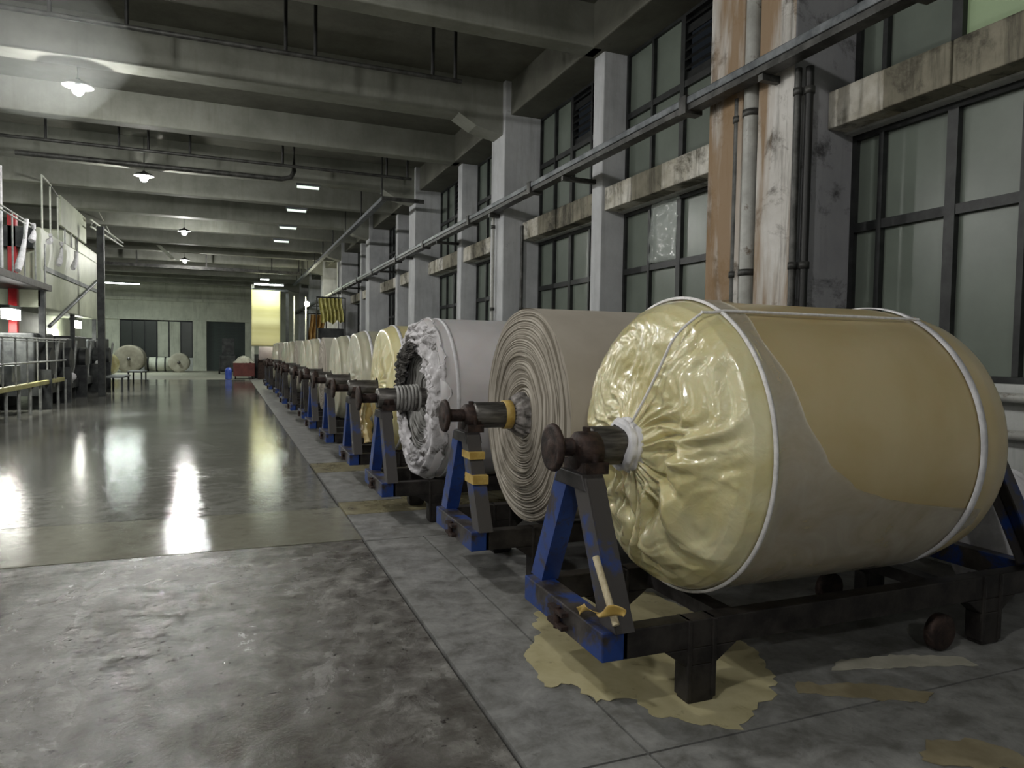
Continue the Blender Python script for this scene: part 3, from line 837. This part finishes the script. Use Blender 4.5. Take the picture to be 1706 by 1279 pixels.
# ---------------- roll 5 : grey wrap, white ribbon hanging over the front
roll5 = wrapped_roll('grey plastic-wrapped fabric roll with a broad white ribbon hanging down, fifth in row', .745, 1.8, M_grey5, 2.2, .04, (.2,))
place(roll5, 1.72, 10.8, ZC, .745)
def rbn(u,v):
    q = PI*.5 + u*PI*.62
    rr = .765 if u < .8 else .765+.0*(u-.8)
    return (.52+v*.13+.02*math.sin(u*6), rr*math.cos(q), rr*math.sin(q) - (0 if u<.8 else (u-.8)*.5))
o = MB().grid(rbn, 30, 4).build('broad_ribbon', M_white, roll5, (0,0,.745)); solid(o,.006)
t5 = copy_tree(trol); t5.location=(1.30,10.8,0); t5['label']='blue A-frame roll trolley, fifth in the row, under the grey roll with the broad ribbon'
# ---------------- the rest of the row
protoA = wrapped_roll('x', .725, 1.8, M_grey5, 6.2, .04, (.25,), M_white, 72)
protoB = thing('fabric_roll','x','fabric roll',(0,0,0),'big batch rolls on the trolleys')
barrel(protoB, .72, 1.8, M_beige)
layered_face(protoB, .72, .14, M_edge, 14, .010, 3, lambda t:-.02*math.sin(t*PI), nr=3)
make_shaft(protoB,-.38,.0,.095,.72); end_gear(protoB,-.36,.72)
trolD = make_trolley('x', dark=True)
ORD = ['sixth','seventh','eighth','ninth','tenth','eleventh','twelfth','thirteenth','fourteenth']
ys = [12.7,14.6,16.5,18.5,20.6,22.8,25.0,27.3,29.6]
ua = ub = False
for i,(o_,y) in enumerate(zip(ORD, ys)):
    if i % 3 == 1:
        r_ = protoB if not ub else copy_tree(protoB); ub = True; R=.72
        r_['label'] = 'bare beige fabric roll with coiled face, %s in the row from the front' % o_
    else:
        r_ = protoA if not ua else copy_tree(protoA); ua = True; R=.725
        r_['label'] = 'grey-green wrapped fabric roll, %s in the row from the front' % o_
    place(r_, 1.70+.06*math.sin(i*2.1), y, ZC-.02, R)
    t_ = trolD if i == 1 else copy_tree(trolD if i > 0 else trol); t_.location = (1.27+.05*math.sin(i*1.7), y, 0)
    t_['label'] = 'dark blue A-frame roll trolley, %s in the row from the front' % o_

# ================================================================ FLOOR SPILLS
M_spill = pm('cream_spill', (.40,.355,.20), (.54,.49,.31), 7, .32, 0, .15, .003, .3, .7, c3=(.30,.26,.15), s3=10, t3=.6)
M_spillw = pm('pale_spill', (.36,.345,.28), (.46,.44,.37), 7, .3, 0, .15, .003)
M_spillt = pm('tan_spill', (.22,.185,.115), (.30,.26,.17), 7, .35, 0, .15, .003)
def spill(pts, mat, label, z=.011, jag=.035, seed=0):
    P=[]
    n=len(pts)
    for i in range(n):
        a=Vector(pts[i]+(0,)); b=Vector(pts[(i+1)%n]+(0,))
        m=max(2,int((b-a).length/.03))
        nrm=Vector((-(b-a).y,(b-a).x,0)).normalized()
        for k in range(m):
            p=a.lerp(b,k/m); p+=nrm*jag*(noise.noise(Vector((p.x*9+seed,p.y*9,seed)))*1.2+1.1*noise.noise(Vector((p.x*23,p.y*23,seed))))
            P.append((p.x,p.y))
    N_=len(P)
    V=[(x,y,z+.002) for x,y in P]+[(x,y,z-.001) for x,y in P]
    F=[tuple(range(N_))]+[(i,i+N_,(i+1)%N_+N_,(i+1)%N_) for i in range(N_)]
    o=MB().add(V,F).build('puddle',mat); me=o.data
    return tag(o,label,'puddle','cream spills by the nearest trolley')
spill([(1.46,3.40),(1.40,3.02),(1.55,3.0),(1.56,2.80),(1.72,2.78),(1.74,2.60),(1.90,2.47),(2.03,2.38),(2.16,2.46),(2.36,2.56),(2.50,2.70),(2.62,2.95),(2.7,3.5),(2.6,4.1),(2.0,4.2),(1.75,3.9),(1.62,3.6)],
      M_spill,'large cream yellow puddle with a ragged edge under the nearest trolley',seed=1)
spill([(2.85,2.68),(3.1,2.62),(3.62,2.46),(3.65,2.56),(3.3,2.72),(3.0,2.76)],M_spillw,'narrow pale white puddle right of the nearest trolley foot',jag=.02,seed=2)
spill([(2.58,2.62),(2.9,2.5),(3.12,2.33),(3.0,2.28),(2.75,2.42),(2.5,2.55)],M_spillt,'tan stain just below the narrow pale puddle',jag=.03,seed=3)
spill([(2.55,1.93),(2.75,1.80),(2.98,1.70),(2.9,1.98),(2.7,2.05)],M_spillt,'tan stain at the bottom right corner of the view',jag=.03,seed=4)

# ================================================================ LEFT SIDE MACHINES
M_mach = pm('dark_machine', (.025,.027,.03), (.07,.075,.075), 3, .5, .3, .2, .004)
M_machg = pm('grey_machine', (.09,.10,.105), (.17,.18,.18), 3, .5, .2, .2, .004)
M_hood = pm('cream_hood', (.40,.43,.33), (.52,.55,.43), 1.2, .45, 0, .1, .004, coord='World', c3=(.25,.25,.18), s3=3)
M_railg = pm('grey_rail', (.25,.26,.25), (.42,.43,.42), 5, .45, .3, .1, .002)
M_wrail = pm('white_rail', (.55,.57,.50), (.72,.74,.66), 5, .45, 0, .1, .002)
M_red = pm('red_paint', (.35,.015,.02), (.50,.03,.035), 4, .4, 0, .1, .003)
M_kerb = pm('yellow_kerb', (.34,.32,.12), (.46,.43,.20), 5, .5, 0, .2, .003)
M_teal = pm('teal_grey_panel', (.30,.38,.37), (.45,.52,.52), 3, .45, 0, .1, .003)

root = thing('washing_tank', 'long dark washing tank behind the lower guard rail at far left', 'machine', (-4.9,11,0))
MB().box(-2.6,-.1,0,12.2,.62,1.15).build('tank_body', M_mach, root, bevel=.02)
for k in range(9): MB().box(-.1,.3,.25+k*1.35,.95+k*1.35,.74,1.12).build('panel', M_machg, root, bevel=.01)
MB().box(-2.4,-.4,.2,12,.0,.62).build('plinth', M_mach, root)
for k in range(3): 
    MB().box(-1.9,-.35,.5+k*2.4,1.7+k*2.4,1.15,1.62).build('roller_box', M_mach, root, bevel=.02)
root = thing('guard_rail', 'grey guard rail with a yellow kerb beam along the far left machine', 'railing', (-4.2,11,0))
for z in (1.76,1.20): MB().tube([(0,0,z),(0,12,z)], .022, 8).build('rail', M_railg, root)
MB().tube([(0,0,1.70),(0,12,1.70)], .012, 6).build('rail', M_railg, root)
MB().box(-.06,.06,0,11.5,.64,.74).build('kerb_beam', M_kerb, root, bevel=.01)
for k in range(13):
    MB().tube([(0,.3+k*.95,.70),(0,.3+k*.95,1.78)], .02, 8).build('post', M_railg, root)
    MB().tube([(0,.5+k*.95,0),(0,.5+k*.95,.66)], .035, 8).build('lower_post', M_railg, root)

root = thing('platform', 'raised dark walkway with grey railings above the washing tank', 'platform', (-4.2,11,0))
MB().box(-3.5,0,0,10.4,2.98,3.14).build('deck', M_grime, root, bevel=.01)
for y in (.4,5.2,10.0): MB().box(-.22,-.08,y,y+.14,0,2.98).build('support_post', M_mach, root)
for y in (2.8,7.6): MB().box(-3.2,-3.05,y,y+.14,0,2.98).build('support_post', M_mach, root)
for z in (4.38,4.30): MB().tube([(0,0,z),(0,8.3,z)], .02, 8).build('rail', M_railg, root)
for k in range(11): MB().tube([(0,.2+k*.95,3.14),(0,.2+k*.95,4.38 if k<9 else 4.1)], .018, 8).build('post', M_railg, root)
o = MB().box(-4.98,-4.80,20.7,20.88,1.15,4.8).build('red_post', M_red, bevel=.01); tag(o,'tall red steel post at the far left edge by the platform','post')
# pale hoses hanging over the platform rail
for i,(y0,y1,z1,nm) in enumerate(((19.0,18.3,3.2,'longest'),(19.6,19.5,4.0,'short'),(22.6,22.3,3.75,'thick pale'),(21.3,21.2,4.2,'stubby'),(24.6,24.2,3.85,'small far'))):
    pts=[(-4.2,y0+(y1-y0)*t+.1*math.sin(t*4),4.42-(4.42-z1)*t) for t in [k/8 for k in range(9)]]
    o=MB().tube(pts,[.05,.045,.04,.04,.05,.06,.07,.08,.06],8).build('hanging_hose',M_white)
    tag(o,'%s white hose or bag hanging beside the platform rail' % nm,'hose','white hoses hanging by the platform')

root = thing('control_cabinet', 'teal-grey equipment cabinet with pipes standing on the left platform', 'cabinet', (-5.1,15.2,3.14))
MB().box(-.8,.5,0,3.6,0,2.2).build('body', M_teal, root, bevel=.02)
MB().box(.5,.62,1.9,2.7,.9,1.6).build('beige_box', M_hood, root, bevel=.02)
for k in range(5): MB().tube([(.56,.4+k*.7,.1),(.56,.4+k*.7,2.3+.15*(k%2))],.04+.015*(k%2),8).build('pipe', M_railg if k%2 else M_white, root)
for k in range(3): MB().sphere((.6,1.0+k*.8,2.0),.12,10,7).build('valve_head', M_machg, root)

root = thing('drying_hood', 'large pale cream machine hood on the left, above bright lamps', 'machine', (-4.35,21,0))
MB().box(-4.5,0,.0,8.2,2.55,4.55).build('hood_body', M_hood, root, bevel=.03)
MB().box(.0,.03,.3,8.1,3.5,3.62).build('ledge', M_machg, root)
MB().box(-4.2,-.05,3.0,8.6,4.55,4.95).build('duct', M_hood, root, bevel=.05)
MB().box(-.06,.02,2.3,6.1,4.96,5.80).build('side_panel', M_hood, root, bevel=.02)
MB().box(-3,-.1,-.3,2.4,4.0,4.5).build('dark_recess_box', M_mach, root)
for k in range(4): MB().box(-4.3,-4.2,1+k*2.0,1.1+k*2.0,0,2.55).build('leg', M_mach, root)
MB().box(-1.1,-1.0,.0,11,1.2,2.55).build('rear_panel', M_hood, root)
for k,y in enumerate((.3,4.1,7.9)): MB().box(-.12,0,y,y+.1,0,2.55).build('leg', M_mach, root)
for k in range(6): MB().tube([(-.02,.3+k*.9,4.5),(-.02,.3+k*.9,5.9-.10*k)], .022, 6).build('guard_post', M_wrail if k<3 else M_railg, root)
MB().tube([(-.02,.3,5.9),(-.02,1.3,5.86)], .025, 6).build('guard_rail', M_wrail, root)
MB().tube([(-.02,1.3,5.84),(-.02,4.8,5.4)], .015, 6).build('guard_rail', M_railg, root)
MB().tube([(.05,7.9,3.9),(.05,.6,2.1)], .05, 6).build('diagonal_brace', M_machg, root)
for y,nm in ((19.9,'nearer'),(27.6,'farther')):
    root = thing('machine_lamp', 'bright white box lamp under the cream hood, %s one' % nm, 'lamp', (-4.75,y,2.32), 'box lamps under the hood')
    MB().box(-.1,.1,-.45,.55,.12,.2).build('housing', M_machg, root)
    MB().box(-.08,.09,-.42,.52,-.12,.12).build('diffuser', emis('box_lamp_light',(1,1,.93),12), root)
    ld=bpy.data.lights.new('box_light','AREA'); ld.size=.6; ld.energy=70; ld.color=(1,1,.88)
    lo=bpy.data.objects.new('box_light',ld); C.objects.link(lo); lo.parent=root; lo.location=(-.2,0,-.15)
root = thing('dyeing_machine', 'dark squat dyeing machine with rollers under the cream hood', 'machine', (-4.1,20.5,0))
for k in range(5):
    y=k*2.4
    MB().box(-2.6,-.3,y,y+2.1,.5,1.9-.08*(k%2)).build('body', M_machg if k==3 else M_mach, root, bevel=.04)
    MB().tube([(-.28,y+.9,1.2),(-.1,y+.9,1.2)],.35,20).build('side_wheel', M_mach, root)
    MB().box(-.5,0,y+.2,y+.32,0,1.0).build('leg', M_mach, root)
    MB().tube([(-.2,y+1.4,.5),(-.1,y+1.6,1.75)],.04,6).build('lever', M_railg, root)
MB().sphere((-.05,3,.72),.12,10,7).build('white_knob', M_white, root)
MB().sphere((-.05,7.6,1.0),.13,10,7).build('white_knob', M_white, root)
MB().box(-2.2,-.2,0,11.5,.35,.6).build('skirt', M_mach, root)
o = MB().box(-3.86,-3.66,25.9,26.1,0,5.4).build('steel_post', M_mach, bevel=.01); tag(o,'tall dark steel post in front of the cream hood','post')
MB_ = MB()
root = thing('boom', 'pale lattice boom slanting down from the top of the cream hood', 'boom', (-4.1,26.5,5.45))
for dz in (0,.22): MB().tube([(0,0,dz),(.3,5,.05+dz*.6)], .03, 6).build('chord', M_wrail, root)
for k in range(9): MB().tube([(.033*k,.55*k,.0),(.033*(k+.5),.55*(k+.5),.22)], .012, 5).build('lattice_bar', M_railg, root)
MB().tube([(-.05,.5,1.0),(.15,3.2,.2),(.2,4.2,.1)], .015, 5).build('stay_cable', M_wrail, root)
o = MB().box(-7.5,3.4,37.4,37.8,5.35,5.5)
for x in (-7,-4,-1,2,3.3): o.box(x,x+.06,37.55,37.65,5.45,6.46)
o = o.build('crossing_duct', M_pipe); tag(o,'dark duct crossing the hall above the far machines','duct')
o = MB().bar((-2.25,35,5.5),(-2.75,34,5.95),.18,.1).build('hanging_plate', M_wrail); tag(o,'short pale plate slanting under the ceiling left of the fourth bulb','plate')
# benches
def bench(x,y,label):
    r_=thing('trestle_bench',label,'bench',(x,y,0),'low trestles by the left machines')
    MB().box(-.3,.3,-1,1,.5,.56).build('top',M_machg,r_)
    for sx in (-.25,.25):
        for sy in (-.85,.85): MB().box(sx-.03,sx+.03,sy-.03,sy+.03,0,.5).build('leg',M_mach,r_)
bench(-3.7,29.0,'low grey trestle by the left machines, nearer one')
bench(-3.7,35.0,'low grey trestle by the left machines, farther one')

# ================================================================ FAR END
root = thing('cloth_scray', 'steel frame machine at the far end with tall side posts', 'machine', (1.3,40.2,0))
MB().box(-.15,.0,0,.15,0,5.0).build('side_post', M_wrail, root); MB().box(1.6,1.75,0,.15,0,4.6).build('side_post', M_mach, root)
MB().tube([(-.1,-.1,4.72),(1.7,-.1,4.72)],.08,12).build('top_roller', M_mach, root)
MB().box(-.1,1.7,.3,1.5,0,1.3).build('base', M_mach, root)
def sheet(u,v): return (1.14+1.46*u, 40.0-.015*math.sin(v*20)+.02*math.sin(u*8), 1.75+2.95*v)
o=MB().grid(sheet,20,30).build('hanging_cloth', pm('yellow_cloth',(.68,.63,.30),(.78,.73,.40),.8,.7,0,.1,.003,sc3=(.1,1,3))); solid(o,.01)
tag(o,'wide pale yellow cloth hanging straight down at the far end','cloth')
o=MB().lathe([(0,0),(0,.42),(1.0,.42),(1.0,0)],32,m=Matrix.Translation((1.5,39.5,1.3))).build('pink_roll', pm('pink_fabric',(.48,.40,.38),(.56,.48,.45),2,.8)); tag(o,'dull pink fabric roll right under the hanging yellow cloth','fabric roll')
o=MB().box(1.45,2.5,39.2,39.9,0,.88).build('roll_cradle', M_rust, bevel=.02); tag(o,'dark cradle under the dull pink roll','cradle')
# end-wall rolls on the floor
M_endr = pm('dusty_roll', (.33,.31,.25),(.42,.40,.33),3,.8)
def floor_roll(x,y,r,L,rot,mat,label):
    r_=thing('stored_roll',label,'fabric roll',(x,y,0),'rolls stored by the end wall',rotz=rot)
    MB().lathe(prof_lerp([(0,.1),(-.02,r*.5),(0,r-.02),(.02,r),(L-.02,r),(L,r-.02),(L,.1)],20),40).build('fabric_body',mat,r_,(0,0,r))
    MB().lathe([(-.15,0),(-.15,.09),(L+.15,.09),(L+.15,0)],16).build('core',M_shaft,r_,(0,0,r))
floor_roll(-5.7,49.5,.85,1.6,PI/2,pm('brown_dusty_roll',(.20,.18,.14),(.27,.25,.2),3,.8),'large brown-grey roll standing end-on left before the end wall')
floor_roll(-2.95,50.5,.62,1.4,PI/2,M_endr,'pale round roll end just left of the far pillar')
r_=thing('stored_roll','long pale roll with dark bands lying between two end-on rolls','fabric roll',(-5.0,51.5,0),'rolls stored by the end wall')
MB().lathe([(0,0),(0,.45),(1.9,.45),(1.9,0)],32).build('fabric_body',M_back,r_,(0,0,.5))
for k in range(4): MB().lathe([(.15+k*.5,.46),(.15+k*.5,.47),(.25+k*.5,.47),(.25+k*.5,.46)],32).build('band',M_mach,r_,(0,0,.5))
floor_roll(-6.3,44.5,.62,.4,1.2,M_film4,'small yellow wrapped roll end beside the left trestles')
root=thing('stacker_truck','dark pallet stacker in front of the roller shutter','truck',(.0,47,0))
MB().box(-.5,.5,0,1.2,.15,1.2).build('body',M_mach,root,bevel=.1)
MB().box(-.35,.35,.1,.25,1.2,2.2).build('mast',M_mach,root)
for s in (-1,1): MB().tube([(s*.45,.3,.16),(s*.55,.3,.16)],.16,16).build('wheel',M_black,root)
root=thing('cloth_cart','reddish cart piled with pale cloth, right of the shutter','cart',(.75,40,0))
MB().box(-.5,.55,-.5,.9,.15,.85).build('body',pm('dull_red_paint',(.10,.022,.02),(.16,.04,.035),3,.6),root,bevel=.02)
MB().grid(lambda u,v:(-.5+1.05*u,-.5+1.4*v,.85+.35*math.sin(u*PI)*math.sin(v*PI)+.08*noise.noise(Vector((u*7,v*7,1)))),24,24).build('cloth_pile',M_endr,root)
for sx in (-.4,.45): MB().lathe([(-.03,0),(-.03,.09),(.03,.09),(.03,0)],14,m=Matrix.Translation((sx,-.3,.09))).build('wheel',M_black,root)
o=MB().lathe(prof_lerp([(0,0),(0,.16),(.5,.17),(.52,.15),(.6,.1),(.62,0)],12),20,m=Matrix.Rotation(-PI/2,4,'Y')).build('blue_drum',pm('bright_blue',(.05,.10,.5),(.08,.15,.62),3,.4),loc=(.02,39.3,0)); tag(o,'small bright blue drum beside the reddish cart','drum')
# lamp, posts and heaps of yellow cloth by the far right wall
for x,nm in ((3.05,'left'),(3.62,'right')):
    o=MB().tube([(0,0,0),(0,0,4.25)],.04,8).build('white_post',M_wrail,loc=(x,37,0)); tag(o,'thin white post near the far yellow heap, %s of the pair' % nm,'post','pair of thin white posts')
root=thing('work_lamp','glaring yellow-white work lamp by the far right wall','lamp',(3.62,36.5,3.85))
MB().sphere((0,0,0),.13,14,9).build('bulb',emis('warm_bulb',(1,.98,.75),30),root)
MB().tube([(0,0,.1),(0,.2,.3),(0,.5,.3)],.02,6).build('arm',M_black,root)
ld=bpy.data.lights.new('work_light','POINT'); ld.energy=300; ld.shadow_soft_size=.15; ld.color=(1,.97,.7)
lo=bpy.data.objects.new('work_light',ld); C.objects.link(lo); lo.parent=root
M_ycl=pm('yellow_green_cloth',(.45,.42,.12),(.70,.66,.30),5,.75,0,.5,.02)
M_ocl=pm('orange_brown_cloth',(.40,.22,.06),(.52,.34,.12),4,.75,0,.4,.02)
def drape(x0,x1,y,z0,z1,n,seed):
    def f(u,v):
        return (x0+(x1-x0)*u+.05*math.sin(v*4+seed), y+.10*math.sin(u*n*2*PI)+.05*noise.noise(Vector((u*9,v*5,seed))), z0+(z1-z0)*v+(.22*noise.noise(Vector((u*5,seed,1))) if v<.5 else 0))
    return f
o=MB().grid(drape(3.55,4.5,30.5,2.75,3.75,6,1),90,20).build('draped_cloth',M_ycl); solid(o,.01); tag(o,'yellow-green cloth hanging in pleats by the far right wall','cloth')
o=MB().grid(drape(3.45,4.1,33.5,2.0,3.2,4,4),60,20).build('draped_cloth',M_ocl); solid(o,.01); tag(o,'orange-brown cloth hanging below the far work lamp','cloth')
root=thing('drying_rack','dark rack holding the draped cloths by the far right wall','rack',(3.4,33,0))
MB().tube([(.05,-2.5,3.78),(1.15,-2.5,3.78)],.03,6).build('hanging_bar',M_black,root)
MB().tube([(.0,.5,3.24),(.75,.5,3.24)],.03,6).build('hanging_bar',M_black,root)
for x in (.02,1.18): MB().tube([(x,-2.5,0),(x,-2.5,3.8)],.03,6).build('post',M_black,root)
for x in (-.02,.78): MB().tube([(x,.5,0),(x,.5,3.26)],.03,6).build('post',M_black,root)
MB().box(.1,1.15,-2.4,-1.9,.1,2.5).build('dark_cabinet',M_mach,root)

# things along the foot of the right wall, past the nearest roll
for z,nm in ((1.34,'upper'),(1.08,'lower')):
    root=thing('wall_pipe','pale horizontal pipe low on the right wall, %s of two' % nm,'pipe',(5.1,-2,z),'horizontal pipes low on the right wall')
    MB().tube([(0,0,0),(0,6.8,0)],.035,10).build('pipe',M_ppl,root)
    for y in (.8,2.8,4.6,6.4): MB().box(-.05,.11,y,y+.04,-.05,-.03).build('bracket',M_pipe,root)
def sackf(u,v):
    q=u*2*PI; a=v*PI
    rr=math.sin(a)**.55
    return (.20*rr*math.cos(q)*(1+.08*math.sin(3*q)), .30*rr*math.sin(q), .42-.42*math.cos(a)*(1 if v<.5 else 1)+.03*noise.noise(Vector((math.cos(q)*3,math.sin(q)*3,v*4))))
o=MB().grid(sackf,40,24).build('white_sack',M_white,loc=(4.85,3.25,.03)); tag(o,'white sack standing by the wall behind the far end of the nearest roll','sack')

# thin steam drifting below the ceiling near the first bulb
M_steam = bpy.data.materials.new('thin_steam'); M_steam.use_nodes = True
nt = M_steam.node_tree; nt.nodes.clear()
out = nt.nodes.new('ShaderNodeOutputMaterial'); vsn = nt.nodes.new('ShaderNodeVolumeScatter')
vsn.inputs['Color'].default_value = (.95,1,.97,1); vsn.inputs['Density'].default_value = .055; vsn.inputs['Anisotropy'].default_value = .5
nt.links.new(vsn.outputs[0], out.inputs['Volume'])
sm = MB().sphere((0,0,0),1,32,20)
sm.v = [(x*1.9*(1+.25*noise.noise(Vector((x,y,z))*1.7)), y*1.7, z*.75*(1+.3*noise.noise(Vector((x,y,z))*1.5))) for x,y,z in sm.v]
o = sm.build('steam', M_steam, loc=(-2.7,10.0,5.2))
tag(o, 'faint puff of steam drifting in front of the nearest bulb', 'steam', kind='stuff')
